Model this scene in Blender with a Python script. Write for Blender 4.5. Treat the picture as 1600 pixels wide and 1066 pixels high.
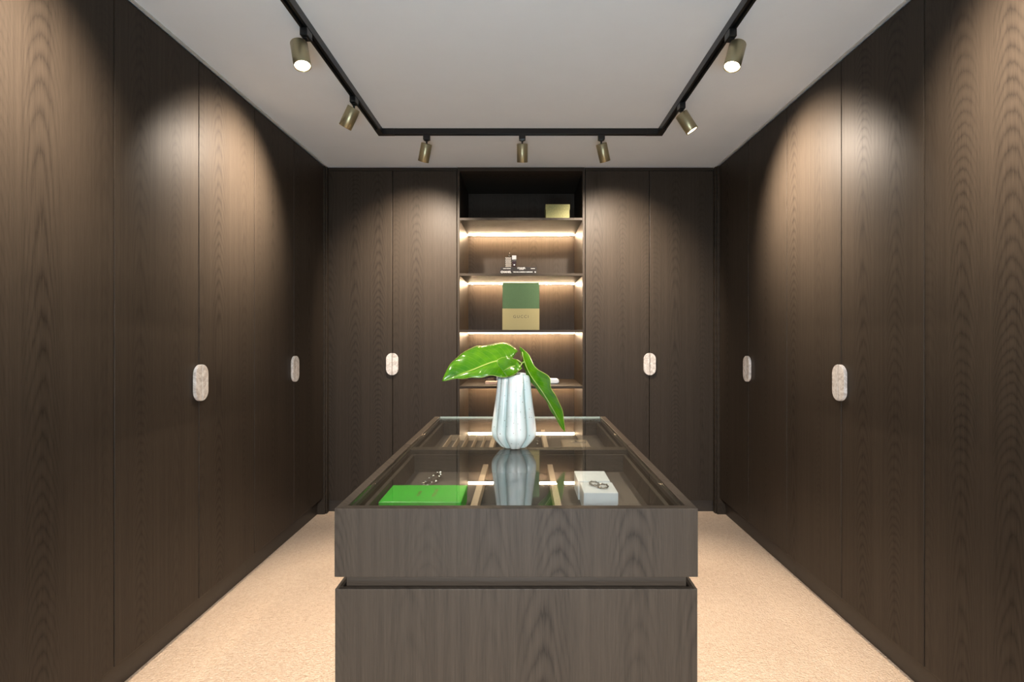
import bpy, bmesh, math, random
from mathutils import Vector, Matrix

random.seed(7)
for o in list(bpy.data.objects):
    bpy.data.objects.remove(o, do_unlink=True)
SC = bpy.context.scene
COL = SC.collection

# ------------------------------------------------------------------ camera
FPX, VX, VY, CH = 800.0, 818.0, 524.0, 1.38          # focal length (px of 1600), optical axis, eye height
cam = bpy.data.cameras.new('camera')
cam.sensor_width = 36.0
cam.lens = 36.0 * FPX / 1600.0
cam.shift_x = -(VX - 800.0) / 1600.0
cam.shift_y = -(533.0 - VY) / 1600.0
cam.clip_start = 0.02
camo = bpy.data.objects.new('camera', cam)
camo.location = (0, 0, CH)
camo.rotation_euler = (math.radians(90), 0, 0)
COL.objects.link(camo)
SC.camera = camo

# ------------------------------------------------------------------ world, big lights, exposure
W = bpy.data.worlds.new('world')
SC.world = W
W.use_nodes = True
W.node_tree.nodes['Background'].inputs[0].default_value = (0.8, 0.9, 1.0, 1)
W.node_tree.nodes['Background'].inputs[1].default_value = 0.4
SC.view_settings.view_transform = 'Standard'
SC.view_settings.look = 'None'
SC.view_settings.gamma = 1.0
SC.view_settings.use_curve_mapping = False
SC.view_settings.exposure = 0.0
SPOT_W = 53.0
SPOT_COL = (1.0, 0.84, 0.68)
LED_COL = (1.0, 0.70, 0.43, 1)
LED_STRENGTH = 235.0
DAY_W = 425.0
CEILING_FILL_W = 280.0


def area(name, loc, rot, sx, sy, watts, color):
    l = bpy.data.lights.new(name, 'AREA')
    l.shape = 'RECTANGLE'
    l.size, l.size_y = sx, sy
    l.energy = watts
    l.color = color
    o = bpy.data.objects.new(name, l)
    o.location = loc
    o.rotation_euler = rot
    COL.objects.link(o)
    return o


# daylight entering by the wide doorway in the wall behind the camera
area('doorway_daylight', (0.0, -2.2, 2.28), (math.radians(74), 0, 0), 0.62, 1.0, DAY_W, (0.97, 0.98, 1.0))
# added upward fill light beyond the doorway, unseen, brightening the ceiling
area('ceiling_fill_light', (0.0, -2.3, 0.06), (math.radians(180), 0, 0), 1.6, 1.4, CEILING_FILL_W, (0.58, 0.82, 1.0))

# ------------------------------------------------------------------ node helpers / materials


class NT:
    def __init__(s, name):
        s.m = bpy.data.materials.new(name)
        s.m.use_nodes = True
        s.t = s.m.node_tree
        s.t.nodes.clear()
        s.out = s.t.nodes.new('ShaderNodeOutputMaterial')

    def n(s, typ, **kw):
        n = s.t.nodes.new(typ)
        for k, v in kw.items():
            setattr(n, k, v)
        return n

    def put(s, sock, v):
        if isinstance(v, bpy.types.NodeSocket):
            s.t.links.new(v, sock)
        else:
            sock.default_value = v

    def math(s, op, a, b=None, c=None):
        n = s.n('ShaderNodeMath', operation=op)
        s.put(n.inputs[0], a)
        if b is not None:
            s.put(n.inputs[1], b)
        if c is not None:
            s.put(n.inputs[2], c)
        return n.outputs[0]

    def comb(s, x, y, z):
        n = s.n('ShaderNodeCombineXYZ')
        s.put(n.inputs[0], x); s.put(n.inputs[1], y); s.put(n.inputs[2], z)
        return n.outputs[0]

    def noise(s, vec, scale, detail=4, rough=0.5, dist=0.0, out=0):
        n = s.n('ShaderNodeTexNoise')
        s.put(n.inputs['Vector'], vec)
        n.inputs['Scale'].default_value = scale
        n.inputs['Detail'].default_value = detail
        n.inputs['Roughness'].default_value = rough
        n.inputs['Distortion'].default_value = dist
        return n.outputs[out]

    def ramp(s, fac, stops, interp='LINEAR'):
        n = s.n('ShaderNodeValToRGB')
        r = n.color_ramp
        r.interpolation = interp
        while len(r.elements) < len(stops):
            r.elements.new(0.5)
        for e, (p, c) in zip(r.elements, stops):
            e.position = p
            e.color = (c[0], c[1], c[2], 1)
        s.put(n.inputs[0], fac)
        return n.outputs[0]

    def mix(s, fac, a, b, blend='MIX'):
        n = s.n('ShaderNodeMix', data_type='RGBA', blend_type=blend)
        s.put(n.inputs[0], fac)
        s.put(n.inputs[6], a); s.put(n.inputs[7], b)
        return n.outputs[2]

    def bump(s, h, strength, dist=0.001):
        n = s.n('ShaderNodeBump')
        n.inputs['Strength'].default_value = strength
        n.inputs['Distance'].default_value = dist
        s.put(n.inputs['Height'], h)
        return n.outputs[0]

    def principled(s, color, rough=0.5, metal=0.0, normal=None, **kw):
        n = s.n('ShaderNodeBsdfPrincipled')
        s.put(n.inputs['Base Color'], color if isinstance(color, bpy.types.NodeSocket) else (*color[:3], 1))
        s.put(n.inputs['Roughness'], rough)
        n.inputs['Metallic'].default_value = metal
        if normal is not None:
            s.put(n.inputs['Normal'], normal)
        for k, v in kw.items():
            s.put(n.inputs[k], v)
        s.t.links.new(n.outputs[0], s.out.inputs[0])
        return n

    def objxyz(s):
        tc = s.n('ShaderNodeTexCoord')
        sp = s.n('ShaderNodeSeparateXYZ')
        s.t.links.new(tc.outputs['Object'], sp.inputs[0])
        return tc.outputs['Object'], sp.outputs[0], sp.outputs[1], sp.outputs[2]


def wood(name, dark, light, rough=0.44, axis='z', bump=0.35, leaf=0.19):
    """dark stained oak veneer, grain running along local z (or x): straight pores plus cathedral figure"""
    k = NT(name)
    _, x, y, z = k.objxyz()
    if axis == 'x':
        x, z = z, x
    rnd = k.n('ShaderNodeObjectInfo').outputs['Random']
    xs = k.math('ADD', k.math('ADD', x, k.math('MULTIPLY', y, 0.9)), k.math('MULTIPLY', rnd, 3.7))
    zs = k.math('ADD', z, k.math('MULTIPLY', rnd, 17.0))
    # veneer leaves
    u = k.math('DIVIDE', xs, leaf)
    cell = k.math('FLOOR', u)
    fx = k.math('MULTIPLY', k.math('SUBTRACT', k.math('FRACT', u), 0.5), leaf)
    wv = k.noise(k.comb(cell, k.math('MULTIPLY', zs, 0.60), rnd), 1.0, 1, 0.4)
    cr = k.n('ShaderNodeTexWhiteNoise', noise_dimensions='2D')
    k.put(cr.inputs['Vector'], k.comb(cell, k.math('MULTIPLY', rnd, 31.0), 0.0))
    fig = cr.outputs['Value']                                     # how much figure this leaf has, and where its heart lies
    fx = k.math('ADD', fx, k.math('MULTIPLY', k.math('SUBTRACT', fig, 0.5), 0.07))
    wob = k.noise(k.comb(k.math('MULTIPLY', xs, 14.0), k.math('MULTIPLY', zs, 1.6), cell), 1.0, 2, 0.5)
    jit = k.noise(k.comb(k.math('MULTIPLY', xs, 160.0), k.math('MULTIPLY', zs, 14.0), cell), 1.0, 2, 0.6)
    fx2 = k.math('ADD', fx, k.math('MULTIPLY', k.math('SUBTRACT', wob, 0.5), 0.045))
    yy = k.math('ADD', k.math('MULTIPLY', k.math('ADD', k.math('ADD', z, 1.5), fig), 0.055), k.math('MULTIPLY', wv, 0.12))
    r = k.math('SQRT', k.math('ADD', k.math('MULTIPLY', fx2, fx2), k.math('MULTIPLY', yy, yy)))
    ring = k.math('FRACT', k.math('ADD', k.math('MULTIPLY', r, 300.0), k.math('MULTIPLY', jit, 0.5)))
    pore = k.noise(k.comb(k.math('MULTIPLY', xs, 520.0), k.math('MULTIPLY', zs, 10.0), cell), 1.0, 3, 0.65)
    streak = k.noise(k.comb(k.math('MULTIPLY', xs, 75.0), k.math('MULTIPLY', zs, 0.7), 0.0), 1.0, 4, 0.65)
    ringv = k.math('MULTIPLY', k.math('POWER', k.math('SUBTRACT', 1.0, k.math('ABSOLUTE', k.math('SUBTRACT', k.math('MULTIPLY', ring, 2.0), 1.0))), 2.2), k.math('ADD', 0.35, pore))
    cath = k.math('MAXIMUM', k.math('SUBTRACT', 1.0, k.math('MULTIPLY', k.math('ABSOLUTE', fx), 2.2 / leaf)), 0.0)   # figure strongest mid-leaf
    cath = k.math('MULTIPLY', cath, k.math('ADD', 0.25, fig))
    g = k.math('ADD', k.math('MULTIPLY', k.math('MULTIPLY', ringv, cath), 0.27),
               k.math('ADD', k.math('MULTIPLY', pore, 0.46), k.math('MULTIPLY', streak, 0.44)))
    col = k.ramp(g, [(0.24, light), (0.80, dark)])
    h = k.math('SUBTRACT', 1.0, g)
    rr = k.math('ADD', rough - 0.04, k.math('MULTIPLY', g, 0.16))
    k.principled(col, rr, 0, k.bump(h, bump, 0.0012), **{'Specular IOR Level': 0.17})
    return k.m


def plain(name, color, rough=0.5, metal=0.0, nscale=40.0, var=0.08, bump=0.0, **kw):
    """one colour with a slight procedural mottling and relief"""
    k = NT(name)
    v, *_ = k.objxyz()
    nz = k.noise(v, nscale, 4, 0.6)
    a = tuple(max(0, c * (1 - var)) for c in color)
    b = tuple(min(1, c * (1 + var)) for c in color)
    col = k.ramp(nz, [(0.3, a), (0.7, b)])
    k.principled(col, rough, metal, k.bump(nz, bump, 0.001) if bump else None, **kw)
    return k.m


def emit(name, color, strength):
    k = NT(name)
    e = k.n('ShaderNodeEmission')
    e.inputs[0].default_value = color
    e.inputs[1].default_value = strength
    k.t.links.new(e.outputs[0], k.out.inputs[0])
    return k.m


def clear_glass(name, tint, ior=1.5, rough=0.0):
    k = NT(name)
    tr = k.n('ShaderNodeBsdfTransparent'); tr.inputs[0].default_value = (*tint, 1)
    gl = k.n('ShaderNodeBsdfGlossy'); gl.inputs['Roughness'].default_value = rough
    fr = k.n('ShaderNodeFresnel')
    geo = k.n('ShaderNodeNewGeometry')      # same reflectance from either side of the sheet
    k.put(fr.inputs['IOR'], k.math('ADD', ior, k.math('MULTIPLY', geo.outputs['Backfacing'], 1.0 / ior - ior)))
    mx = k.n('ShaderNodeMixShader')
    k.t.links.new(fr.outputs[0], mx.inputs[0])
    k.t.links.new(tr.outputs[0], mx.inputs[1]); k.t.links.new(gl.outputs[0], mx.inputs[2])
    k.t.links.new(mx.outputs[0], k.out.inputs[0])
    return k.m


M = {}
M['oak'] = wood('dark_oak_veneer', (0.0145, 0.0109, 0.0079), (0.0525, 0.0402, 0.0295))
M['oak_h'] = wood('dark_oak_veneer_horizontal', (0.0145, 0.0109, 0.0079), (0.0525, 0.0402, 0.0295), axis='x')
M['carcass'] = plain('cabinet_interior', (0.02, 0.016, 0.013), 0.6)
M['plinth'] = plain('dark_kickboard', (0.035, 0.028, 0.022), 0.45)
M['ceiling'] = plain('ceiling_paint', (0.84, 0.90, 0.965), 0.9, nscale=6, var=0.01)
M['wallpaint'] = plain('wall_paint', (0.70, 0.69, 0.67), 0.9, nscale=6, var=0.01)
M['trim'] = plain('shadow_line_trim', (0.55, 0.56, 0.55), 0.5)
M['black'] = plain('black_track_enamel', (0.007, 0.007, 0.007), 0.34)
M['brass'] = plain('satin_olive_brass', (0.42, 0.37, 0.23), 0.36, 0.85, nscale=200, var=0.03)
M['reflector'] = plain('lamp_reflector', (0.8, 0.78, 0.72), 0.3, 0.8)
M['lens'] = emit('lamp_lens', (1.0, 0.86, 0.66, 1), 26.0)
M['led'] = emit('led_strip', LED_COL, LED_STRENGTH)
M['glass'] = clear_glass('clear_glass_top', (0.955, 0.98, 0.968))
M['glassedge'] = plain('ground_glass_edge', (0.62, 0.76, 0.70), 0.25)
M['tan'] = plain('tan_divider', (0.36, 0.26, 0.175), 0.55)
M['felt'] = plain('black_felt', (0.012, 0.011, 0.010), 0.95, nscale=300, bump=0.3)
M['traybase'] = plain('brown_tray_lining', (0.060, 0.045, 0.035), 0.75, nscale=300, bump=0.2)
M['silver'] = plain('polished_silver', (0.75, 0.74, 0.72), 0.15, 1.0)
M['gunmetal'] = plain('dark_silver', (0.40, 0.36, 0.31), 0.2, 1.0)
M['white'] = plain('white_card', (0.62, 0.64, 0.66), 0.5, var=0.01)
M['green'] = plain('bright_green_card', (0.012, 0.40, 0.008), 0.38, nscale=300, var=0.05, bump=0.05)
M['greenprint'] = plain('dark_gold_print', (0.16, 0.16, 0.03), 0.4)
M['boxgreen'] = plain('box_green_paper', (0.052, 0.110, 0.043), 0.7, nscale=250, var=0.12, bump=0.1)
M['boxbeige'] = plain('box_beige_paper', (0.30, 0.265, 0.125), 0.7, nscale=250, var=0.05, bump=0.1)
M['boxprint'] = plain('box_dark_print', (0.07, 0.06, 0.035), 0.6)
M['bookblack'] = plain('black_book_cloth', (0.013, 0.0075, 0.0055), 0.6)
M['bookprint'] = plain('white_print', (0.85, 0.83, 0.80), 0.5)
M['pages'] = plain('book_pages', (0.72, 0.68, 0.60), 0.8)
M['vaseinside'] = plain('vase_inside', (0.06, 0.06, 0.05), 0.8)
M['stem'] = plain('maroon_stem', (0.075, 0.025, 0.016), 0.4)
M['petiole'] = plain('pale_green_petiole', (0.22, 0.33, 0.05), 0.35)
M['blush'] = plain('blush_leather', (0.50, 0.34, 0.26), 0.5)
M['smoke'] = plain('dark_lens', (0.02, 0.02, 0.022), 0.08)
M['plum'] = plain('dark_plum_liquid', (0.035, 0.018, 0.022), 0.1)
M['crystal'] = clear_glass('crystal', (0.86, 0.86, 0.84), 1.7)
M['pad'] = plain('tan_jewellery_pad', (0.22, 0.16, 0.11), 0.7)


def carpet():
    k = NT('beige_loop_carpet')
    v, x, y, z = k.objxyz()
    vo = k.n('ShaderNodeTexVoronoi'); k.put(vo.inputs['Vector'], v); vo.inputs['Scale'].default_value = 120
    n1 = k.noise(v, 190, 3, 0.7)
    n2 = k.noise(v, 1.6, 3, 0.5)
    n3 = k.noise(v, 45, 3, 0.7)
    f = k.math('ADD', k.math('MULTIPLY', n1, 0.55), k.math('ADD', k.math('MULTIPLY', n2, 0.15), k.math('MULTIPLY', n3, 0.30)))
    col = k.ramp(f, [(0.30, (0.50, 0.335, 0.22)), (0.5, (0.75, 0.555, 0.39)), (0.70, (0.87, 0.72, 0.56))])
    h = k.math('SUBTRACT', k.math('MULTIPLY', n1, 0.6), vo.outputs['Distance'])
    k.principled(col, 0.95, 0, k.bump(h, 0.8, 0.006))
    return k.m


def marble():
    k = NT('taupe_marble')
    v, x, y, z = k.objxyz()
    rnd = k.n('ShaderNodeObjectInfo').outputs['Random']
    vv = k.n('ShaderNodeVectorMath', operation='ADD')
    k.put(vv.inputs[0], v); k.put(vv.inputs[1], k.comb(k.math('MULTIPLY', rnd, 9.0), rnd, 0.0))
    n1 = k.noise(vv.outputs[0], 28, 5, 0.65, 1.2)
    n2 = k.noise(vv.outputs[0], 11, 4, 0.6, 2.5)
    vein = k.math('POWER', k.math('SUBTRACT', 1.0, k.math('ABSOLUTE', k.math('MULTIPLY', k.math('SUBTRACT', n2, 0.5), 7.0))), 3.0)
    base = k.ramp(n1, [(0.3, (0.38, 0.33, 0.295)), (0.55, (0.60, 0.55, 0.505)), (0.75, (0.80, 0.77, 0.73))])
    col = k.mix(k.math('MAXIMUM', k.math('MULTIPLY', vein, 0.6), 0.0), base, (0.86, 0.84, 0.81, 1))
    k.principled(col, 0.45)
    return k.m


def vase_mat():
    k = NT('speckled_celadon_glaze')
    v, x, y, z = k.objxyz()
    n = k.noise(v, 9, 4, 0.6, 0.6)
    base = k.ramp(n, [(0.3, (0.54, 0.63, 0.61)), (0.48, (0.72, 0.77, 0.755)), (0.64, (0.80, 0.74, 0.70))])
    at = k.n('ShaderNodeAttribute'); at.attribute_name = 'groove'     # glaze pools grey-green in the grooves
    base = k.mix(k.math('MINIMUM', k.math('MULTIPLY', at.outputs['Fac'], 3.2), 0.85), base, (0.26, 0.37, 0.36, 1))
    vo = k.n('ShaderNodeTexVoronoi'); k.put(vo.inputs['Vector'], v); vo.inputs['Scale'].default_value = 120
    rs = k.n('ShaderNodeSeparateColor'); k.put(rs.inputs[0], vo.outputs['Color'])
    size = k.math('MULTIPLY', k.math('POWER', rs.outputs[0], 5.0), 0.28)
    spk = k.math('LESS_THAN', vo.outputs['Distance'], size)
    col = k.mix(k.math('MULTIPLY', spk, 0.8), base, (0.10, 0.06, 0.045, 1))
    k.principled(col, 0.22, 0, k.bump(n, 0.15, 0.002), **{'Coat Weight': 0.4, 'Coat Roughness': 0.08})
    return k.m


def leaf_mat():
    k = NT('glossy_green_leaf')
    uv = k.n('ShaderNodeUVMap'); uv.uv_map = 'UVMap'
    sp = k.n('ShaderNodeSeparateXYZ'); k.put(sp.inputs[0], uv.outputs[0])
    u, v = sp.outputs[0], sp.outputs[1]
    d = k.math('ABSOLUTE', k.math('SUBTRACT', v, 0.5))
    ph = k.math('FRACT', k.math('MULTIPLY', k.math('SUBTRACT', u, k.math('MULTIPLY', d, 0.55)), 13.0))
    vein = k.math('SUBTRACT', 1.0, k.math('MINIMUM', k.math('MULTIPLY', k.math('ABSOLUTE', k.math('SUBTRACT', ph, 0.5)), 14.0), 1.0))
    mid = k.math('SUBTRACT', 1.0, k.math('MINIMUM', k.math('MULTIPLY', d, 45.0), 1.0))
    rim = k.math('GREATER_THAN', d, 0.488)
    oc, *_ = k.objxyz()
    nz = k.noise(oc, 22, 3, 0.5)
    base = k.ramp(nz, [(0.3, (0.036, 0.165, 0.002)), (0.7, (0.085, 0.245, 0.003))])
    c = k.mix(k.math('MULTIPLY', vein, 0.14), base, (0.36, 0.55, 0.06, 1))
    c = k.mix(k.math('MAXIMUM', k.math('MULTIPLY', mid, 0.85), k.math('MULTIPLY', rim, 0.6)), c, (0.55, 0.62, 0.16, 1))
    hgt = k.math('ADD', k.math('MULTIPLY', vein, -0.6), k.math('MULTIPLY', mid, -1.0))
    p = k.principled(c, 0.20, 0, k.bump(hgt, 0.5, 0.0012))
    tl = k.n('ShaderNodeBsdfTranslucent'); k.put(tl.inputs[0], c)
    mx = k.n('ShaderNodeMixShader'); mx.inputs[0].default_value = 0.20
    k.t.links.new(p.outputs[0], mx.inputs[1]); k.t.links.new(tl.outputs[0], mx.inputs[2])
    k.t.links.new(mx.outputs[0], k.out.inputs[0])
    return k.m


M['carpet'] = carpet()
M['marble'] = marble()
M['vase'] = vase_mat()
M['leaf'] = leaf_mat()

# ------------------------------------------------------------------ mesh helpers


class MB:
    def __init__(s):
        s.b = bmesh.new()
        s.mi = 0

    def box(s, x0, x1, y0, y1, z0, z1):
        vs = [s.b.verts.new(p) for p in ((x0, y0, z0), (x1, y0, z0), (x1, y1, z0), (x0, y1, z0),
                                         (x0, y0, z1), (x1, y0, z1), (x1, y1, z1), (x0, y1, z1))]
        for f in ((3, 2, 1, 0), (4, 5, 6, 7), (0, 1, 5, 4), (1, 2, 6, 5), (2, 3, 7, 6), (3, 0, 4, 7)):
            s.b.faces.new([vs[i] for i in f]).material_index = s.mi
        return s

    def prism(s, poly, a0, a1, axis='z'):
        """closed 2-D outline pushed from a0 to a1 along an axis"""
        def mk(p, a):
            return {'z': (p[0], p[1], a), 'y': (p[0], a, p[1]), 'x': (a, p[0], p[1])}[axis]
        lo = [s.b.verts.new(mk(p, a0)) for p in poly]
        hi = [s.b.verts.new(mk(p, a1)) for p in poly]
        n = len(poly)
        fs = [s.b.faces.new(lo), s.b.faces.new(hi)]
        for i in range(n):
            fs.append(s.b.faces.new((lo[i], lo[(i + 1) % n], hi[(i + 1) % n], hi[i])))
        for f in fs:
            f.material_index = s.mi
        return s

    def lathe(s, prof, n=32, c=(0, 0, 0), smooth=True):
        rings = []
        for r, z in prof:
            if r < 1e-6:
                rings.append([s.b.verts.new((c[0], c[1], c[2] + z))])
            else:
                rings.append([s.b.verts.new((c[0] + r * math.cos(2 * math.pi * i / n), c[1] + r * math.sin(2 * math.pi * i / n), c[2] + z)) for i in range(n)])
        for a, b in zip(rings, rings[1:]):
            for i in range(n):
                j = (i + 1) % n
                if len(a) == 1 and len(b) == 1:
                    continue
                if len(a) == 1:
                    f = s.b.faces.new((a[0], b[i], b[j]))
                elif len(b) == 1:
                    f = s.b.faces.new((a[i], a[j], b[0]))
                else:
                    f = s.b.faces.new((a[i], a[j], b[j], b[i]))
                f.smooth = smooth
                f.material_index = s.mi
        return s

    def tube(s, pts, r, n=8, closed=False):
        pts = [Vector(p) for p in pts]
        rs = r if isinstance(r, (list, tuple)) else [r] * len(pts)
        rings = []
        up = Vector((0.31, 0.22, 0.92)).normalized()
        N = len(pts)
        for i, p in enumerate(pts):
            if closed:
                t = (pts[(i + 1) % N] - pts[i - 1]).normalized()
            else:
                t = (pts[min(i + 1, N - 1)] - pts[max(i - 1, 0)]).normalized()
            a = t.cross(up)
            if a.length < 1e-4:
                a = t.cross(Vector((1, 0, 0)))
            a.normalize()
            b = t.cross(a)
            rings.append([s.b.verts.new(p + (a * math.cos(2 * math.pi * k / n) + b * math.sin(2 * math.pi * k / n)) * rs[i]) for k in range(n)])
        pairs = list(zip(rings, rings[1:]))
        if closed:
            pairs.append((rings[-1], rings[0]))
        for a, b in pairs:
            for k in range(n):
                f = s.b.faces.new((a[k], a[(k + 1) % n], b[(k + 1) % n], b[k]))
                f.smooth = True
                f.material_index = s.mi
        if not closed:
            s.b.faces.new(rings[0]).material_index = s.mi
            s.b.faces.new(rings[-1]).material_index = s.mi
        return s

    def ball(s, c, r, sub=1):
        d = bmesh.ops.create_icosphere(s.b, subdivisions=sub, radius=r, matrix=Matrix.Translation(c))
        for v in d['verts']:
            for f in v.link_faces:
                f.material_index = s.mi
        return s

    def build(s, name, mats, parent=None, bevel=0.0, seg=2, loc=None):
        bmesh.ops.recalc_face_normals(s.b, faces=s.b.faces[:])
        me = bpy.data.meshes.new(name)
        s.b.to_mesh(me)
        s.b.free()
        for m in (mats if isinstance(mats, (list, tuple)) else [mats]):
            me.materials.append(m)
        o = bpy.data.objects.new(name, me)
        COL.objects.link(o)
        if parent is not None:
            o.parent = parent
        if loc is not None:
            o.location = loc
        if bevel:
            b = o.modifiers.new('bevel', 'BEVEL')
            b.width = bevel
            b.segments = seg
            b.limit_method = 'ANGLE'
            b.angle_limit = math.radians(40)
        return o


def box(name, mat, parent, x0, x1, y0, y1, z0, z1, bevel=0.0, centre=True):
    """box part whose own origin is at its centre (grain then starts there)"""
    c = ((x0 + x1) / 2, (y0 + y1) / 2, (z0 + z1) / 2) if centre else (0, 0, 0)
    return MB().box(x0 - c[0], x1 - c[0], y0 - c[1], y1 - c[1], z0 - c[2], z1 - c[2]).build(name, mat, parent, bevel, loc=c)


def thing(name, label, cat, loc=(0, 0, 0), rz=0.0, group=None):
    o = bpy.data.objects.new(name, None)
    o.empty_display_size = 0.05
    o.location = loc
    o.rotation_euler = (0, 0, rz)
    COL.objects.link(o)
    o['label'] = label
    o['category'] = cat
    if group:
        o['group'] = group
    return o


def tag(o, label, cat, group=None):
    o['label'] = label
    o['category'] = cat
    if group:
        o['group'] = group
    return o


def struct(o):
    o['kind'] = 'structure'
    return o


def copy_tree(o, parent=None):
    c = o.copy()
    COL.objects.link(c)
    c.parent = parent
    for ch in o.children:
        copy_tree(ch, c)
    return c


def text(body, size, mat, parent, mtx, name='lettering', align='CENTER', extrude=0.0003, spacing=1.0, offset=0.0):
    """lettering as a thin mesh lying on its surface"""
    cu = bpy.data.curves.new('tmp_text', 'FONT')
    cu.body = body
    cu.size = size
    cu.align_x = align
    cu.align_y = 'CENTER'
    cu.extrude = extrude
    cu.space_character = spacing
    cu.offset = offset
    to = bpy.data.objects.new('tmp_text', cu)
    COL.objects.link(to)
    bpy.context.view_layer.update()
    me = bpy.data.meshes.new_from_object(to.evaluated_get(bpy.context.evaluated_depsgraph_get()))
    bpy.data.objects.remove(to, do_unlink=True)
    me.materials.clear()
    me.materials.append(mat)
    me.name = name
    o = bpy.data.objects.new(name, me)
    COL.objects.link(o)
    o.parent = parent
    o.matrix_local = mtx
    return o


R = math.radians
XL, XR, YB, ZC = -1.54, 1.508, 4.0, 2.695       # cabinet fronts left / right / back, ceiling

# ------------------------------------------------------------------ the room
struct(box('floor', M['carpet'], None, -2.2, 2.2, -6.4, 4.72, -0.05, 0.0))
struct(box('ceiling', M['ceiling'], None, -2.2, 2.2, -1.25, 4.72, ZC, ZC + 0.1))
struct(box('wall_left', M['wallpaint'], None, -2.25, -2.15, -1.25, 4.82, 0, ZC))
struct(box('wall_right', M['wallpaint'], None, 2.15, 2.25, -1.25, 4.82, 0, ZC))
struct(box('wall_back', M['wallpaint'], None, -2.15, 2.15, 4.72, 4.82, 0, ZC))
wf = MB()
wf.box(-2.15, -0.45, -1.25, -1.15, 0, ZC).box(0.45, 2.15, -1.25, -1.15, 0, ZC).box(-0.45, 0.45, -1.25, -1.15, 2.0, ZC)
struct(wf.build('wall_front', M['wallpaint']))

# oak panelling that carries the cabinet fronts on past the camera
struct(box('trim_5', M['oak'], None, XL - 0.03, XL, -1.15, 0.918, 0, ZC))
struct(box('trim_6', M['oak'], None, XR, XR + 0.03, -1.15, 0.918, 0, ZC))
# pale shadow-line angle where the side cabinets meet the ceiling
struct(box('trim_1', M['trim'], None, XL + 0.001, XL + 0.012, 0.0, YB - 0.002, ZC - 0.007, ZC))
struct(box('trim_2', M['trim'], None, XR - 0.012, XR - 0.001, 0.0, YB - 0.002, ZC - 0.007, ZC))
# corner posts between side and back runs
def corner_post(n, xa, xb, xc):
    m = MB()
    m.box(xa, xb, 3.942, 3.990, 0.0, ZC - 0.012)
    m.box(min(xb, xc), max(xb, xc), 3.958, 3.999, 0.0, ZC - 0.012)
    struct(m.build('trim_%d' % n, M['oak'], None, 0.0015))
corner_post(3, XL - 0.07, XL + 0.010, XL + 0.020)
corner_post(4, XR + 0.07, XR - 0.016, XR - 0.026)

# ------------------------------------------------------------------ wardrobes
HZ, HH, HW, HT = 1.155, 0.172, 0.094, 0.017


def half_pill(sgn):
    """one half of the stone pull: flat towards the joint, round outside; local x away from the joint"""
    r = HW / 2
    g = 0.0016
    pts = [(g, -HH / 2)]
    for i in range(0, 13):
        a = -math.pi / 2 + math.pi / 2 * i / 12
        pts.append((g + (r - g) * math.cos(a), -HH / 2 + r + r * math.sin(a)))
    for i in range(0, 13):
        a = math.pi / 2 * i / 12
        pts.append((g + (r - g) * math.cos(a), HH / 2 - r + r * math.sin(a)))
    out = []
    for p in pts:
        if not out or (abs(p[0] - out[-1][0]) + abs(p[1] - out[-1][1])) > 1e-5:
            out.append((p[0], p[1]))
    if abs(out[-1][0] - g) > 1e-5:
        out.append((g, HH / 2))
    return [(sgn * p[0], p[1]) for p in out]


def wardrobe(label, loc, rz, width, kick, recess, ztop, depth=0.58, handles=True):
    t = thing('wardrobe', label, 'wardrobe', loc, rz, 'dark oak wardrobes lining the dressing room')
    box('carcass', M['carcass'], t, 0.001, width - 0.001, 0.024, depth, kick + 0.002, ZC - 0.008)
    box('plinth', M['plinth'], t, 0.0, width, recess, recess + 0.016, 0.0, kick, 0.001)
    if ztop < ZC - 0.02:
        box('top_rail', M['oak_h'], t, 0.001, width - 0.001, 0.004, 0.022, ztop + 0.003, ZC - 0.004, 0.001)
    g = 0.002
    for k, sgn in ((0, -1), (1, 1)):
        x0, x1 = (g, width / 2 - g) if k == 0 else (width / 2 + g, width - g)
        d = box('door', M['oak'], t, x0, x1, 0.0, 0.021, kick + 0.003, ztop, 0.0028)
        h = MB().prism(half_pill(sgn), -HT, -0.0005, 'y').build('handle', M['marble'], d, 0.0025, 3)
        h.location = (width / 2 - d.location[0], -d.location[1], HZ - d.location[2])
    return t


KS, RS, ZT = 0.126, 0.048, ZC - 0.012
ys = [0.920, 1.927, 2.932, 3.936]
wardrobe('tall wardrobe nearest on the left, its left door cut by the photo edge', (XL, ys[0], 0), R(90), ys[1] - ys[0], KS, RS, ZT)
wardrobe('tall wardrobe in the middle of the left run, with the large left marble pull', (XL, ys[1], 0), R(90), ys[2] - ys[1], KS, RS, ZT)
wardrobe('tall wardrobe at the far end of the left run, beside the back corner', (XL, ys[2], 0), R(90), ys[3] - ys[2], KS, RS, ZT)
wardrobe('tall wardrobe nearest on the right, its right door cut by the photo edge', (XR, ys[1], 0), R(-90), ys[1] - ys[0], KS, RS, ZT)
wardrobe('tall wardrobe in the middle of the right run, with the large right marble pull', (XR, ys[2], 0), R(-90), ys[2] - ys[1], KS, RS, ZT)
wardrobe('tall wardrobe at the far end of the right run, beside the back corner', (XR, ys[3], 0), R(-90), ys[3] - ys[2], KS, RS, ZT)
wardrobe('two-door wardrobe on the back wall, left of the lit open shelves', (-1.527, YB, 0), 0, 1.007, 0.085, 0.012, ZC - 0.030, 0.66)
wardrobe('two-door wardrobe on the back wall, right of the lit open shelves', (0.482, YB, 0), 0, 1.003, 0.085, 0.012, ZC - 0.030, 0.66)

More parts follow.
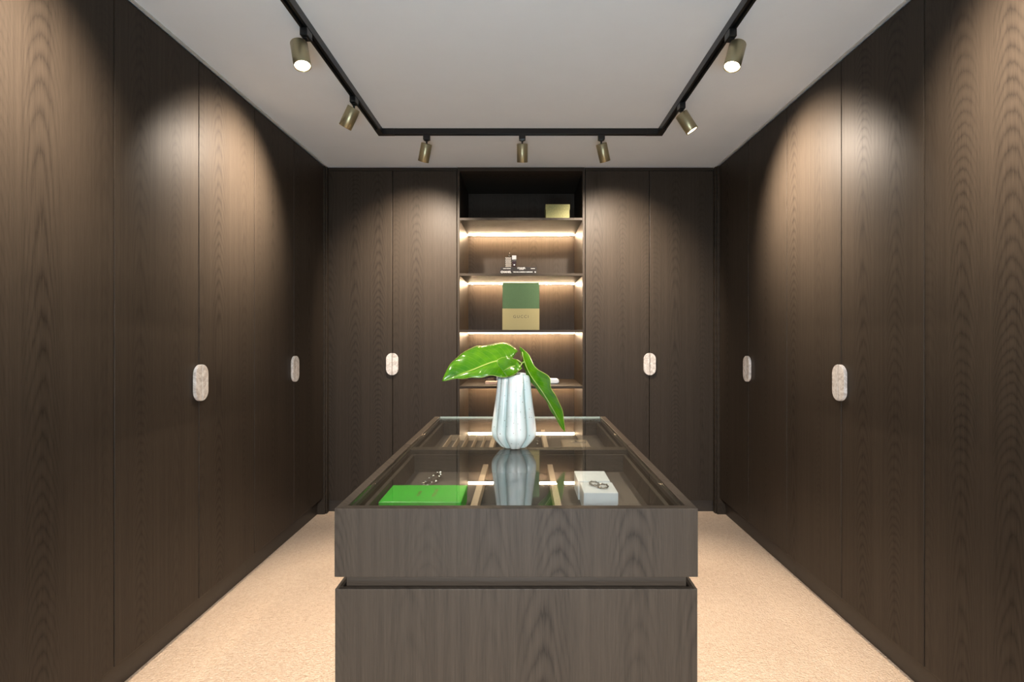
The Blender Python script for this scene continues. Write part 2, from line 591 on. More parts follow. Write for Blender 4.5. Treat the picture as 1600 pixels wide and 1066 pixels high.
# ------------------------------------------------------------------ open lit shelving
BX0, BX1, BT, BD = -0.517, 0.479, 0.018, 0.66
bc = thing('open_bookcase', 'open dark oak bookcase with warm light strips, between the back wardrobes', 'bookcase', (0, YB, 0))
box('side_panel', M['oak'], bc, BX0, BX0 + BT, -0.002, BD, 0.0, ZC - 0.004, 0.001)
box('side_panel', M['oak'], bc, BX1 - BT, BX1, -0.002, BD, 0.0, ZC - 0.004, 0.001)
box('top_panel', M['oak_h'], bc, BX0 + BT, BX1 - BT, -0.002, BD, ZC - 0.032, ZC - 0.004, 0.001)
box('back_panel', M['oak'], bc, BX0 + BT, BX1 - BT, BD - 0.012, BD, 0.085, ZC - 0.032)
box('plinth', M['plinth'], bc, BX0 + BT, BX1 - BT, 0.012, 0.028, 0.0, 0.085)
SHELF = [2.298, 1.863, 1.4215, 0.9825, 0.545, 0.105]
for i, z in enumerate(SHELF):
    s = box('shelf', M['oak_h'], bc, BX0 + BT, BX1 - BT, 0.0, BD - 0.012, z - 0.019, z, 0.001)
    if i < 5:
        led = box('light_strip', M['led'], s, -0.474, 0.474, 0, 0.012, -0.0035, 0.0035)
        led.location = (0, (BD - 0.012) / 2 - 0.070, -0.0095 - 0.004)

# ------------------------------------------------------------------ island showcase
IX0, IX1, IY0, IY1, IZ = -0.4655, 0.4295, 1.26, 2.69, 0.953
isl = thing('display_island', 'dark oak island showcase with a clear glass top in the room middle', 'display island', (0, IY0, 0))
T = 0.025
ZU, ZL = 0.7845, 0.7545            # underside of the upper case, top of the lower case
Lw = IY1 - IY0
MID = 0.735                         # joint between the two drawer units


def panel_long(name, xo, xi, y0, y1, z0, z1, mit0, mit1, parent=isl):
    """side panel with mitred ends where it meets an end panel"""
    poly = [(xo, y0), (xi, y0 + (T if mit0 else 0)), (xi, y1 - (T if mit1 else 0)), (xo, y1)]
    cx, cy, cz = (xo + xi) / 2, (y0 + y1) / 2, (z0 + z1) / 2
    return MB().prism([(p[0] - cx, p[1] - cy) for p in poly], z0 - cz, z1 - cz).build(name, M['oak'], parent, 0.0012, loc=(cx, cy, cz))


def panel_end(name, yo, yi, z0, z1, parent=isl, t=T):
    poly = [(IX0, yo), (IX0 + t, yi), (IX1 - t, yi), (IX1, yo)]
    cx, cy, cz = (IX0 + IX1) / 2, (yo + yi) / 2, (z0 + z1) / 2
    return MB().prism([(p[0] - cx, p[1] - cy) for p in poly], z0 - cz, z1 - cz).build(name, M['oak'], parent, 0.0012, loc=(cx, cy, cz))


panel_end('end_panel', 0.0, T, ZU, IZ)
box('end_panel', M['oak'], isl, IX0 + T, IX1 - T, Lw - 0.02, Lw - 0.001, ZU, IZ - 0.010, 0.001)
for xo, xi in ((IX0, IX0 + T), (IX1, IX1 - T)):
    panel_long('side_drawer_front', xo, xi, 0.0, MID - 0.0015, ZU, IZ, True, False)
    panel_long('side_drawer_front', xo, xi, MID + 0.0015, Lw, ZU, IZ, False, False)
g = 0.0035
gx0, gx1, gy0, gy1 = IX0 + T + g, IX1 - T - g, T + g, Lw
gm = MB()
gm.box(gx0, gx1, gy0, gy1, IZ - 0.007, IZ - 0.001)
for f in gm.b.faces:
    f.material_index = 0
gm.b.faces.ensure_lookup_table()
bmesh.ops.recalc_face_normals(gm.b, faces=gm.b.faces[:])
for f in gm.b.faces:
    if f.normal.y > 0.9:
        f.material_index = 1
gl = gm.build('glass_top', [M['glass'], M['glassedge']], isl)
gl['label'] = 'clear glass pane with pale green edge'

# inner frame under the glass: black strips standing in for the gap's shade, divider between the two trays
for a, b in ((IX0 + T, IX0 + T + 0.007), (IX1 - T - 0.007, IX1 - T)):
    box('gap_shade_strip', M['black'], isl, a, b, T + 0.007, Lw - 0.02, IZ - 0.022, IZ - 0.010)
box('gap_shade_strip', M['black'], isl, IX0 + T, IX1 - T, T, T + 0.007, IZ - 0.022, IZ - 0.010)
box('cross_divider', M['oak_h'], isl, IX0 + T, IX1 - T, 0.700, 0.752, ZU, IZ - 0.012, 0.001)
box('case_base', M['carcass'], isl, IX0 + T, IX1 - T, T, Lw - 0.02, ZU, ZU + 0.014)
ZTR, ZTF = CH - 0.455, CH - 0.519     # top of tray walls, tray lining


def tray(y0, y1, kind):
    xa, xb = IX0 + T + 0.014, IX1 - T - 0.014
    w = 0.012
    t = MB()
    t.box(xa, xb, y0, y0 + w, ZTF - 0.01, ZTR).box(xa, xb, y1 - w, y1, ZTF - 0.01, ZTR)
    t.box(xa, xa + w, y0 + w, y1 - w, ZTF - 0.01, ZTR).box(xb - w, xb, y0 + w, y1 - w, ZTF - 0.01, ZTR)
    tr = t.build('tray', M['oak_h'], isl, 0.001)
    tr['label'] = 'shallow jewellery tray under the glass'
    d1, d2, dw = -0.143, 0.100, 0.020
    box('lining', M['traybase'], tr, xa + w, d1 - dw / 2, y0 + w, y1 - w, ZTF - 0.01, ZTF)
    box('lining', M['traybase'], tr, d2 + dw / 2, xb - w, y0 + w, y1 - w, ZTF - 0.01, ZTF)
    box('lining', M['felt'], tr, d1 + dw / 2, d2 - dw / 2, y0 + w, y1 - w, ZTF - 0.012, ZTF - 0.004)['label'] = 'black felt lining'
    for d in (d1, d2):
        box('divider', M['tan'], tr, d - dw / 2, d + dw / 2, y0 + w, y1 - w, ZTF - 0.012, CH - 0.49, 0.001)
    if kind == 'grid':
        for i in range(5):
            x = d1 - dw / 2 - 0.035 - i * 0.042
            box('slat', M['tan'], tr, x - 0.002, x + 0.002, y0 + w, y1 - w - 0.13, ZTF, CH - 0.492)
        box('slat', M['tan'], tr, d1 - dw / 2 - 0.205, d1 - dw / 2, y1 - w - 0.132, y1 - w - 0.128, ZTF, CH - 0.492)
    return tr


tray(T + 0.004, 0.697, 'plain')
tray(0.755, Lw - 0.024, 'grid')

# shadow-gap core, then the lower case with finger trough
box('core', M['oak_h'], isl, IX0 + 0.020, IX1 - 0.020, 0.030, Lw - 0.03, 0.10, ZU)
LT = 0.016
def lower_end(yo, yi):
    poly = [(IX0 + 0.001, yo), (IX0 + LT, yi), (IX1 - LT, yi), (IX1 - 0.001, yo)]
    cy, cz = (yo + yi) / 2, (0.06 + ZL) / 2
    cx = (IX0 + IX1) / 2
    MB().prism([(p[0] - cx, p[1] - cy) for p in poly], 0.06 - cz, ZL - cz).build('lower_front', M['oak'], isl, 0.0012, loc=(cx, cy, cz))
lower_end(0.001, LT)
lower_end(Lw - 0.001, Lw - LT)
for xo, xi in ((IX0 + 0.001, IX0 + LT), (IX1 - 0.001, IX1 - LT)):
    for y0, y1, a, b in ((0.001, MID - 0.0015, 1, 0), (MID + 0.0015, Lw - 0.001, 0, 1)):
        poly = [(xo, y0), (xi, y0 + (LT if a else 0)), (xi, y1 - (LT if b else 0)), (xo, y1)]
        cx, cy, cz = (xo + xi) / 2, (y0 + y1) / 2, (0.06 + ZL) / 2
        MB().prism([(p[0] - cx, p[1] - cy) for p in poly], 0.06 - cz, ZL - cz).build('lower_drawer_front', M['oak'], isl, 0.0012, loc=(cx, cy, cz))
box('plinth', M['plinth'], isl, IX0 + 0.05, IX1 - 0.05, 0.05, Lw - 0.05, 0.0, 0.10)

# ------------------------------------------------------------------ track lighting
TZ0 = ZC - 0.036
trk = thing('lighting_track', 'black U-shaped lighting track on the grey ceiling', 'lighting track', (0, 0, ZC))
TXL, TXR, TYB, TW = -0.912, 0.872, 3.268, 0.034


def rail(name, x0, x1, y0, y1):
    m = MB()
    if x1 - x0 < y1 - y0:      # runs along y: two lips and a roof
        m.box(x0, x0 + 0.011, y0, y1, -0.036, 0).box(x1 - 0.011, x1, y0, y1, -0.036, 0).box(x0 + 0.011, x1 - 0.011, y0, y1, -0.022, 0)
    else:
        m.box(x0, x1, y0, y0 + 0.011, -0.036, 0).box(x0, x1, y1 - 0.011, y1, -0.036, 0).box(x0, x1, y0 + 0.011, y1 - 0.011, -0.022, 0)
    return m.build(name, M['black'], trk, 0.0008)


h = TW / 2
rail('rail', TXL - h, TXL + h, 0.2, TYB - h - 0.07)
rail('rail', TXR - h, TXR + h, 0.2, TYB - h - 0.07)
rail('rail', TXL + h + 0.07, TXR - h - 0.07, TYB - h, TYB + h)
for x, s in ((TXL, 1), (TXR, -1)):
    a, b = x - s * (h + 0.0006), x + s * (h + 0.07)
    m = MB().prism([(a, TYB + h + 0.0006), (b, TYB + h + 0.0006), (b, TYB - h - 0.0006), (x + s * h, TYB - h - 0.0006), (x + s * h, TYB - h - 0.07), (a, TYB - h - 0.07)], -0.0368, 0)
    m.build('corner_connector', M['black'], trk, 0.0008)

BL, BR_ = 0.113, 0.0345


def track_head(label, x, y, along, d, off=(0, 0), on=1.0, size=125.0, aim=None, blend=0.45):
    t = thing('track_spotlight', label, 'spotlight', (x, y, ZC - 0.036), 0, 'brass spotlights on the ceiling track')
    hx, hy = (0.021, 0.016) if along == 'x' else (0.016, 0.027)
    m = MB()
    m.box(-hx, hx, -hy, hy, -0.034, 0.0)
    m.box(-hx * 0.6, hx * 0.6, -hy * 0.6, hy * 0.6, -0.040, -0.034)
    m.build('adapter', M['black'], t, 0.003)
    px, py, pz = off[0], off[1], -0.056
    MB().tube([(0, 0, -0.036), (0, 0, -0.047), (px, py, pz - 0.004)], 0.006, 8).build('swivel_stem', M['black'], t)
    d = Vector(d).normalized()
    q = d.to_track_quat('-Z', 'Y')
    m = MB()
    m.lathe([(0.0, 0.0), (BR_ - 0.002, 0.0), (BR_, -0.002), (BR_, -BL + 0.001), (BR_ - 0.001, -BL), (BR_ - 0.003, -BL), (BR_ - 0.003, -BL + 0.012), (0, -BL + 0.014)], 40)
    b = m.build('body', M['brass'], t)
    b.rotation_mode = 'QUATERNION'
    b.rotation_quaternion = q
    b.location = (px, py, pz)
    MB().lathe([(BR_ - 0.004, 0.0), (BR_ - 0.005, -0.004), (BR_ * 0.5, -0.0055), (0, -0.006)], 32).build('lens', M['lens'], b, loc=(0, 0, -BL + 0.0085))
    l = bpy.data.lights.new('spotlight_beam', 'SPOT')
    l.energy = SPOT_W * on
    l.color = SPOT_COL
    l.spot_size = R(size)
    l.spot_blend = blend
    l.shadow_soft_size = 0.022
    lo = bpy.data.objects.new('spotlight_beam', l)
    COL.objects.link(lo)
    lo.parent = b
    lo.location = (0, 0, -BL - 0.006)
    if aim is not None:                     # beam direction apart from the can's tilt, added to place the light pools
        lo.rotation_mode = 'QUATERNION'
        lo.rotation_quaternion = q.inverted() @ Vector(aim).normalized().to_track_quat('-Z', 'Y')
    return t


track_head('brass spotlight at the left end of the back track, tilted left', -0.618, TYB, 'x', (-0.30, 0.42, -1), on=4.2, size=88, blend=1.0, aim=(-0.25, 1.25, -1))
track_head('upright brass spotlight in the centre of the back track', -0.008, TYB, 'x', (0.0, 0.40, -1), on=0.75)
track_head('brass spotlight at the right end of the back track, tilted right', 0.496, TYB, 'x', (0.32, 0.42, -1), on=4.2, size=88, blend=1.0, aim=(0.25, 1.25, -1))
track_head('far brass spotlight on the left track, turned to the left wardrobes', TXL, 2.755, 'y', (-0.60, 0.25, -1), on=5.6, size=93, blend=1.0, aim=(-1.68, -0.15, -1))
track_head('near brass spotlight on the left track, with its bright lens in view', TXL, 2.147, 'y', (0.24, -0.22, -1), (-0.030, 0), on=3.5, size=71, blend=0.5, aim=(0.17, 0.05, -1))
track_head('far brass spotlight on the right track, turned to the right wardrobes', TXR, 2.83, 'y', (0.62, -0.05, -1), on=5.6, size=93, blend=1.0, aim=(1.68, -0.25, -1))
track_head('near brass spotlight on the right track, with its bright lens in view', TXR, 2.155, 'y', (-0.32, -0.20, -1), (0.030, 0), on=3.5, size=71, blend=0.5, aim=(-0.18, 0.05, -1))
# the track goes on towards the camera; its next two lamps light the nearest wardrobes
track_head('brass spotlight on the left track above the nearest left wardrobe', TXL, 1.42, 'y', (-0.60, 0.0, -1), on=3.9, size=93, blend=1.0, aim=(-1.68, 0, -1))
track_head('brass spotlight on the right track above the nearest right wardrobe', TXR, 1.42, 'y', (0.60, 0.0, -1), on=4.1, size=93, blend=1.0, aim=(1.68, 0, -1))


# ------------------------------------------------------------------ vase and cutting
def P(px, py, D):
    return Vector(((px - VX) * D / FPX, D, CH - (py - VY) * D / FPX))


VB = Vector((-0.036, 1.955, IZ - 0.001))
GRO = [(-27, 0.25), (10, 0.09), (46, 0.28), (96, 0.23), (148, 0.23), (202, 0.23), (254, 0.23), (298, 0.2)]
PROF = [(0.000, 0.043), (0.003, 0.050), (0.010, 0.058), (0.021, 0.0685), (0.033, 0.0780), (0.045, 0.0850), (0.056, 0.0875), (0.072, 0.0872), (0.105, 0.0835),
        (0.150, 0.0765), (0.190, 0.0710), (0.225, 0.0670), (0.255, 0.0645), (0.272, 0.0615), (0.280, 0.057)]


def vase():
    n = 144
    b = bmesh.new()
    gl_ = b.verts.layers.float.new('groove')

    def rr(th, R0, z):
        s = 0.0
        for a, dep in GRO:
            w = (th - a + 180) % 360 - 180
            kf = 1.0 + 0.9 * max(0, 1 - z / 0.05)
            s += dep * kf * math.exp(-(abs(w) / 12.0) ** 1.15)
        return R0 * (1.05 - s), s
    rings = []
    inner = [(0.278, 0.050), (0.24, 0.050), (0.15, 0.058), (0.03, 0.055)]
    seq = [(z, r, 0) for z, r in PROF] + [(z, r, 1) for z, r in inner]
    for z, r, ins in seq:
        ring = []
        for i in range(n):
            th = 360.0 * i / n
            q, sv = rr(th, r, z)
            a = R(th)
            ring.append(b.verts.new((q * math.sin(a), -q * math.cos(a), z + (0.004 * math.sin(a * 3) if z > 0.26 else 0))))
            ring[-1][gl_] = sv if not ins else 0.0
        rings.append((ring, ins))
    for (A, ia), (B, ib) in zip(rings, rings[1:]):
        for i in range(n):
            f = b.faces.new((A[i], A[(i + 1) % n], B[(i + 1) % n], B[i]))
            f.smooth = True
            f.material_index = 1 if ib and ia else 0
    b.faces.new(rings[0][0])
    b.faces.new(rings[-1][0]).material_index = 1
    m = MB()
    m.b.free()
    m.b = b
    o = m.build('vase', [M['vase'], M['vaseinside']], None, loc=VB)
    o.modifiers.new('subdivision', 'SUBSURF').render_levels = 1
    tag(o, 'pale speckled ceramic vase with deep vertical lobes, on the glass top', 'vase')


vase()


def resample(pts, n):
    """Catmull-Rom through pts, n points evenly by length"""
    P_ = [Vector(p) for p in pts]
    dense = []
    for i in range(len(P_) - 1):
        p0, p1, p2, p3 = P_[max(i - 1, 0)], P_[i], P_[i + 1], P_[min(i + 2, len(P_) - 1)]
        for k in range(16):
            t = k / 16
            dense.append(0.5 * ((2 * p1) + (p2 - p0) * t + (2 * p0 - 5 * p1 + 4 * p2 - p3) * t * t + (3 * p1 - p0 - 3 * p2 + p3) * t ** 3))
    dense.append(P_[-1])
    L = [0]
    for a, b in zip(dense, dense[1:]):
        L.append(L[-1] + (b - a).length)
    out = []
    j = 0
    for i in range(n):
        s = L[-1] * i / (n - 1)
        while j < len(L) - 2 and L[j + 1] < s:
            j += 1
        f = (s - L[j]) / max(1e-9, L[j + 1] - L[j])
        out.append(dense[j].lerp(dense[j + 1], min(1, f)))
    return out


def leaf(mid, ea, eb, parent, bow=0.012, n=36, m=7, ripple=0.002):
    mid, ea, eb = resample(mid, n), resample(ea, n), resample(eb, n)
    b = bmesh.new()
    uvl = b.loops.layers.uv.new('UVMap')
    rows = []
    for i in range(n):
        row = []
        nrm = (ea[i] - mid[i]).cross(mid[min(i + 1, n - 1)] - mid[max(i - 1, 0)])
        nr2 = (mid[min(i + 1, n - 1)] - mid[max(i - 1, 0)]).cross(eb[i] - mid[i])
        for q in (nrm, nr2):
            if q.length > 1e-9:
                q.normalize()
            if q.z < 0:
                q.negate()
        for k in range(-m, m + 1):
            f = abs(k) / m
            e, nn = (ea[i], nrm) if k < 0 else (eb[i], nr2)
            p = mid[i].lerp(e, f)
            wdt = (e - mid[i]).length
            p = p + nn * (bow * math.sin(math.pi * f) * min(1, wdt / 0.05) + ripple * f * math.sin(i * 0.9 + (1.3 if k < 0 else 0)) * min(1, wdt / 0.03))
            row.append((b.verts.new(p), (i / (n - 1), 0.5 + 0.5 * k / m)))
        rows.append(row)
    for A, B in zip(rows, rows[1:]):
        for k in range(2 * m):
            q = (A[k], A[k + 1], B[k + 1], B[k])
            f = b.faces.new([v for v, _ in q])
            f.smooth = True
            for lp, (_, uv) in zip(f.loops, q):
                lp[uvl].uv = uv
    bmesh.ops.remove_doubles(b, verts=b.verts[:], dist=1e-5)
    mm = MB(); mm.b.free(); mm.b = b
    o = mm.build('leaf', M['leaf'], parent)
    s = o.modifiers.new('thickness', 'SOLIDIFY')
    s.thickness = 0.0009
    s.offset = 0
    r = MB().tube([p - Vector((0, 0.0, 0.0008)) for p in mid[:-3:3]], [0.0022 * (1 - 0.8 * i / 12) + 0.0003 for i in range(len(mid[:-3:3]))], 6)
    r.build('midrib', M['petiole'], o)
    return o


cut = thing('leafy_cutting', 'cutting of broad glossy green leaves standing in the pale vase', 'plant cutting', (0, 0, 0))
CT = cut
node = P(815, 568, 1.95)
leaf([P(799, 563.5, 1.945), P(772.6, 565.4, 1.92), P(735, 580, 1.885), P(691, 596, 1.86)],
     [P(810, 550, 2.01), P(795, 537, 2.03), P(769, 537.5, 2.03), P(754, 541.5, 2.01), P(740, 542, 1.99), P(712.5, 560, 1.94), P(697.5, 579, 1.885), P(691, 596, 1.86)],
     [P(815.7, 576, 1.90), P(803, 586, 1.875), P(787.6, 590.5, 1.86), P(772, 587, 1.85), P(750, 590, 1.845), P(716, 592, 1.85), P(691, 596, 1.86)], CT)
leaf([P(816, 550, 1.965), P(820, 566, 1.95), P(829, 586, 1.925), P(848, 613, 1.90), P(866, 643, 1.89), P(883, 675, 1.885)],
     [P(812, 542, 1.97), P(826, 554, 1.95), P(836, 573, 1.92), P(848, 582, 1.88), P(860, 591, 1.85), P(861, 608, 1.845), P(872, 624, 1.85), P(880, 648, 1.87), P(883, 675, 1.885)],
     [P(812, 542, 1.97), P(815, 560, 1.985), P(820, 580, 1.975), P(829, 597, 1.96), P(848, 620, 1.94), P(864, 647, 1.915), P(876, 667, 1.895), P(883, 675, 1.885)], CT, bow=0.006)
# a short young leaf facing the camera, between the two
leaf([P(812, 571, 1.925), P(799, 573, 1.88), P(786, 580, 1.85)],
     [P(806, 562, 1.93), P(797, 558.5, 1.90), P(783, 559, 1.88), P(776, 566, 1.865), P(786, 580, 1.85)],
     [P(814, 577, 1.90), P(804, 584, 1.868), P(793, 588.5, 1.852), P(786, 580, 1.85)], CT, bow=0.004, n=20, m=5, ripple=0.001)
MB().tube(resample([Vector((-0.030, 1.955, 1.02)), P(803, 592, 1.955), P(809, 579, 1.952), node, P(816, 556, 1.962)], 14), [0.0055] * 9 + [0.005, 0.0045, 0.004, 0.003, 0.002], 8).build('stem', M['stem'], CT)
MB().tube(resample([node, P(808, 563, 1.948), P(799, 563.5, 1.945)], 8), 0.0026, 8).build('petiole', M['petiole'], CT)
MB().tube(resample([node, P(818, 566, 1.952), P(820, 566, 1.95)], 6), 0.0026, 8).build('petiole', M['petiole'], CT)
MB().tube(resample([node, P(814, 571, 1.93), P(812, 571, 1.925)], 6), 0.002, 8).build('petiole', M['petiole'], CT)
cut_base = Vector((-0.030, 1.955, 1.02))
cut.location = cut_base
for ch in cut.children:
    ch.location = ch.location - cut_base

# ------------------------------------------------------------------ things in the showcase
gb = thing('gift_box', 'flat bright green box lying under the glass, near left', 'box', (-0.2915, 1.5205, ZTF))
box('base', M['green'], gb, -0.115, 0.115, -0.080, 0.080, 0.0, 0.030, 0.001)
box('lid', M['green'], gb, -0.1165, 0.1165, -0.0815, 0.0815, 0.0305, 0.050, 0.002)
rot = Matrix.Rotation(R(-90), 4, 'Z')
text('BOTTEGA', 0.0145, M['greenprint'], gb, Matrix.Translation((0.028, 0.002, 0.0502)) @ rot, spacing=1.1)
text('VENETA', 0.0125, M['greenprint'], gb, Matrix.Translation((-0.018, -0.002, 0.0502)) @ rot, spacing=1.1)


def white_box(label, x0, x1, y0, y1, rz):
    t = thing('jewellery_box', label, 'box', ((x0 + x1) / 2, (y0 + y1) / 2, ZTF), rz, 'white jewellery boxes under the glass')
    a, b = (x1 - x0) / 2, (y1 - y0) / 2
    box('base', M['white'], t, -a + 0.001, a - 0.001, -b + 0.001, b - 0.001, 0.0, 0.024, 0.0012)
    box('lid', M['white'], t, -a, a, -b, b, 0.0246, 0.0595, 0.0015)
    return t


white_box('white box under the glass nearest the front, carrying the silver hoops', 0.1755, 0.276, 1.492, 1.600, 0)
white_box('bare white box under the glass, behind the one with hoops', 0.171, 0.273, 1.612, 1.732, 0)


def hoop(label, px, py, rx, ry, z, tilt, rz):
    D = (CH - z) * FPX / (py - VY)
    p = P(px, py, D)
    n = 28
    m = MB()
    m.tube([(rx * math.cos(2 * math.pi * i / n), ry * math.sin(2 * math.pi * i / n), 0.003 + tilt * (1 + math.sin(2 * math.pi * i / n))) for i in range(n)],
           [0.0024 + 0.0009 * math.sin(i * 2.3) for i in range(n)], 8, True)
    for i in range(0, n, 4):
        m.ball((rx * math.cos(2 * math.pi * i / n), ry * math.sin(2 * math.pi * i / n), 0.0045 + tilt * (1 + math.sin(2 * math.pi * i / n))), 0.0032)
    o = m.build('hoop_earring', M['gunmetal'], None, loc=(p.x, p.y, z))
    o.rotation_euler = (0, 0, rz)
    tag(o, label, 'earring', 'silver hoops on the white box')


zt = ZTF + 0.0597
hoop('silver hoop on the front white box, the left one of the pair', 928.5, 758.0, 0.0135, 0.016, zt, 0.001, 0.2)
hoop('silver hoop on the front white box, the right one of the pair', 942.0, 762.2, 0.0150, 0.015, zt, 0.0012, -0.3)

# crystal bracelet behind the green box
m = MB()
nb = 40
for i in range(nb):
    a = 2 * math.pi * i / nb
    lx, ly = 0.066 * math.cos(a), 0.016 * math.sin(a)
    c, s_ = math.cos(R(74)), math.sin(R(74))
    m.mi = 0 if i % 3 else 1
    m.ball((lx * c - ly * s_, lx * s_ + ly * c, 0.006 + 0.004 * (i % 2) + 0.010 * max(0, math.cos(a))), 0.0042 if i % 2 else 0.0055)
m.mi = 1
m.tube([(0.066 * math.cos(2 * math.pi * i / 40) * c - 0.016 * math.sin(2 * math.pi * i / 40) * s_,
         0.066 * math.cos(2 * math.pi * i / 40) * s_ + 0.016 * math.sin(2 * math.pi * i / 40) * c, 0.006 + 0.010 * max(0, math.cos(2 * math.pi * i / 40))) for i in range(40)], 0.0018, 6, True)
o = m.build('bracelet', [M['crystal'], M['silver']], None, loc=(-0.322, 1.80, ZTF))
tag(o, 'sparkling crystal bracelet lying under the glass behind the green box', 'bracelet')

# far tray: small earrings, pad with pendant
def stud(x, y):
    m = MB()
    m.lathe([(0.0, 0.0), (0.007, 0.0), (0.007, 0.004), (0.003, 0.006), (0.003, 0.012), (0.0, 0.012)], 16)
    m.ball((0, 0, 0.016), 0.006, 2)
    o = m.build('ring', M['silver'], None, loc=(x, y, ZTF - 0.004))
    tag(o, 'small silver ring standing on black felt in the far tray', 'ring')
stud(0.066, 2.45)
pd = thing('jewellery_pad', 'tan jewellery pad in the far tray, right side under the glass', 'jewellery pad', (0.238, 2.350, ZTF))
box('cushion', M['pad'], pd, -0.062, 0.062, -0.080, 0.080, 0.0, 0.024, 0.006)
pn = MB()
pn.box(-0.032, 0.028, -0.003, 0.003, 0.0, 0.004)
pn.tube([(-0.004, 0.002, 0.002), (-0.012, 0.036, 0.002)], 0.0028, 8)
pn.ball((0.028, 0, 0.002), 0.004)
o = pn.build('pendant', M['silver'], None, 0.0, loc=(0.252, 2.350, ZTF + 0.0242))
tag(o, 'silver bar pendant lying on the tan jewellery pad', 'pendant')

# ------------------------------------------------------------------ things on the shelves
YF = YB            # shelf fronts
# olive box on the top shelf
x0, x1 = (852.5 - VX) / 200 * 1.0, (891.0 - VX) / 200
ob = thing('storage_box', 'small olive lidded box on the topmost shelf', 'box', ((x0 + x1) / 2, YF + 0.13, SHELF[0]))
w2 = (x1 - x0) / 2
box('base', M['boxbeige'], ob, -w2 + 0.003, w2 - 0.003, -0.10, 0.10, 0.0, 0.075, 0.001)
M['olive'] = plain('olive_patterned_paper', (0.29, 0.28, 0.105), 0.6, nscale=90, var=0.18)
ob.children[0].data.materials[0] = M['olive']
box('lid', M['olive'], ob, -w2, w2, -0.103, 0.103, 0.073, 0.113, 0.0012)

# two black books with white lettering
def book(label, x0, x1, z0, z1, y0, depth):
    t = thing('book', label, 'book', ((x0 + x1) / 2, y0, z0), 0, 'black books lying on the second shelf')
    a = (x1 - x0) / 2
    hgt = z1 - z0
    m = MB()
    m.box(-a, a, 0.0, 0.003, 0.0, hgt).box(-a, a, 0.003, depth, 0.0, 0.003).box(-a, a, 0.003, depth, hgt - 0.003, hgt)
    m.build('cover', M['bookblack'], t, 0.001)
    box('pages', M['pages'], t, -a + 0.004, a - 0.004, 0.004, depth - 0.004, 0.0031, hgt - 0.0031)
    return t


SZ = SHELF[1]
spine = Matrix.Rotation(R(90), 4, 'X')
b1 = book('thick black book with large white title, lowest on the second shelf', (780.5 - VX) / 200, (838.8 - VX) / 200, SZ, SZ + 0.031, YF + 0.03, 0.27)
text('CHANEL', 0.0215, M['bookprint'], b1, Matrix.Translation((-0.096, -0.0004, 0.0145)) @ spine, offset=0.0007)
text('THE KARL LAGERFELD CAMPAIGNS', 0.0096, M['bookprint'], b1, Matrix.Translation((0.037, -0.0004, 0.0145)) @ spine, offset=0.0004)
MB().lathe([(0.0, 0.0), (0.005, 0.0), (0.005, 0.0006), (0.0, 0.0006)], 20).build('emblem', M['bookprint'], b1).matrix_local = Matrix.Translation((0.134, 0.0002, 0.0145)) @ spine
b2 = book('black book with a small white title, lying on top of the thicker book', (781.7 - VX) / 200, (839.0 - VX) / 200, SZ + 0.0312, SZ + 0.0545, YF + 0.032, 0.26)
text('CHANEL', 0.0165, M['bookprint'], b2, Matrix.Translation((0.022, -0.0004, 0.0145)) @ spine, offset=0.0004)
text('CATWALK', 0.0072, M['bookprint'], b2, Matrix.Translation((0.022, -0.0004, 0.0045)) @ spine, offset=0.0003)
for xa, xb in ((-0.122, -0.098), (-0.095, -0.062), (0.096, 0.128)):
    MB().box(xa, xb, -0.0004, 0.0002, 0.0092, 0.0128).build('small_print', M['bookprint'], b2)

# perfume bottles on the books
BZ = SZ + 0.0547
pb = thing('perfume_bottle', 'square clear glass perfume bottle with a spray top, on the books', 'perfume bottle', ((794.2 - VX) * 4.10 / 800, 4.105, BZ))
box('bottle', M['crystal'], pb, -0.027, 0.027, -0.014, 0.014, 0.0, 0.090, 0.004)
m = MB()
for j in range(9):
    for i in range(5 - j % 2):
        cx, cz, a = -0.0200 + i * 0.0100 + (0.0050 if j % 2 else 0.0), 0.009 + j * 0.0090, 0.0042
        m.prism([(cx - a, cz), (cx, cz - a * 1.3), (cx + a, cz), (cx, cz + a * 1.3)], -0.0158, -0.0138, 'y')
M['cutglass'] = plain('frosted_cut_glass', (0.50, 0.47, 0.42), 0.12, nscale=220, var=0.45)
ft = m.build('cut_facets', M['cutglass'], pb, 0.0008)
ft['kind'] = 'stuff'
MB().lathe([(0, 0), (0.006, 0), (0.006, 0.008), (0.0035, 0.010), (0.0035, 0.022), (0.006, 0.022), (0.006, 0.029), (0, 0.029)], 16).build('spray_top', M['silver'], pb, loc=(0.006, 0, 0.0902))
pc = thing('perfume_bottle', 'small dark perfume bottle with a white cap, on the books', 'perfume bottle', ((803.4 - VX) * 4.08 / 800, 4.085, BZ))
box('bottle', M['crystal'], pc, -0.018, 0.018, -0.011, 0.011, 0.0, 0.065, 0.003)
box('liquid', M['plum'], pc, -0.0145, 0.0145, -0.0125, 0.0085, 0.008, 0.052, 0.002)
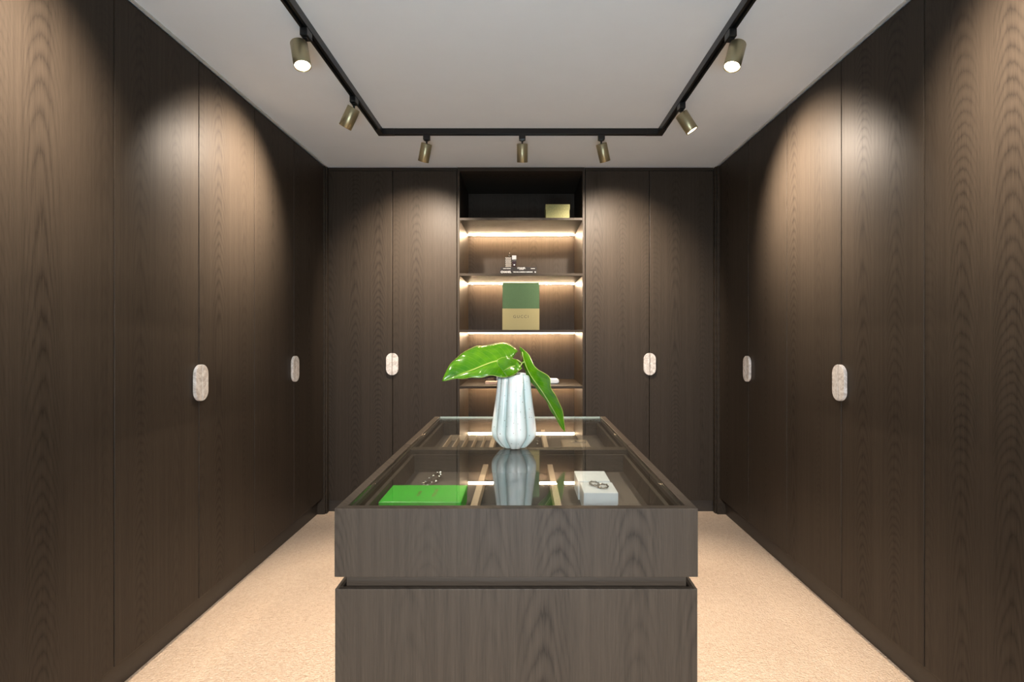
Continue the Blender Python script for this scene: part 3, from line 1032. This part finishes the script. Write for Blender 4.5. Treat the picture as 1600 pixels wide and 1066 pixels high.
box('cap', M['white'], pc, -0.017, 0.017, -0.011, 0.011, 0.0655, 0.098, 0.003)
pe = MB().box(-0.004, 0.006, -0.0135, -0.0126, 0.018, 0.026).build('label', M['bookprint'], pc)

# big two-tone box standing on the third shelf
gz = SHELF[2]
bw = 0.146
gbx = thing('gift_box', 'large flat box, green above beige, standing on the third shelf', 'box', ((813.9 - VX) * 4.03 / 800, 4.045, gz))
m = MB().box(-bw, bw, -0.02, 0.06, 0.0, 0.168).build('lower_half', M['boxbeige'], gbx, 0.0015)
m = MB().box(-bw + 0.001, bw - 0.001, -0.019, 0.059, 0.1683, 0.372).build('upper_half', M['boxgreen'], gbx, 0.0015)
text('GUCCI', 0.032, M['boxprint'], gbx, Matrix.Translation((0.0, -0.0204, 0.104)) @ spine, spacing=1.35)

# small things either side of the vase on the fourth shelf
fz = SHELF[3]
m = MB()
m.prism([(-0.075, 0.0), (0.06, 0.0), (0.072, 0.006), (0.077, 0.018), (0.074, 0.032), (0.06, 0.041), (-0.075, 0.044)], -0.028, 0.028, 'y')
o = m.build('clutch_case', M['white'], None, 0.009, 4, loc=((859.0 - VX) * 4.22 / 800, 4.22, fz))
tag(o, 'white rounded case on the fourth shelf, right of the vase', 'case')
t = thing('case', 'flat blush leather case on the fourth shelf, left of the vase', 'case', ((768.0 - VX) * 4.2 / 800, 4.2, fz))
box('base', M['blush'], t, -0.048, 0.048, -0.05, 0.05, 0.0, 0.012, 0.002)
box('lid', M['blush'], t, -0.049, 0.049, -0.051, 0.051, 0.0124, 0.020, 0.002)
t = thing('perfume_bottle', 'grey glass perfume bottle with black collar behind the blush case', 'perfume bottle', ((766.0 - VX) * 4.34 / 800, 4.34, fz))
box('bottle', M['crystal'], t, -0.045, 0.040, -0.02, 0.02, 0.0, 0.062, 0.005)
box('collar', M['smoke'], t, 0.041, 0.052, -0.012, 0.012, 0.0, 0.066, 0.002)
box('cap', M['white'], t, 0.053, 0.078, -0.014, 0.014, 0.0, 0.060, 0.003)
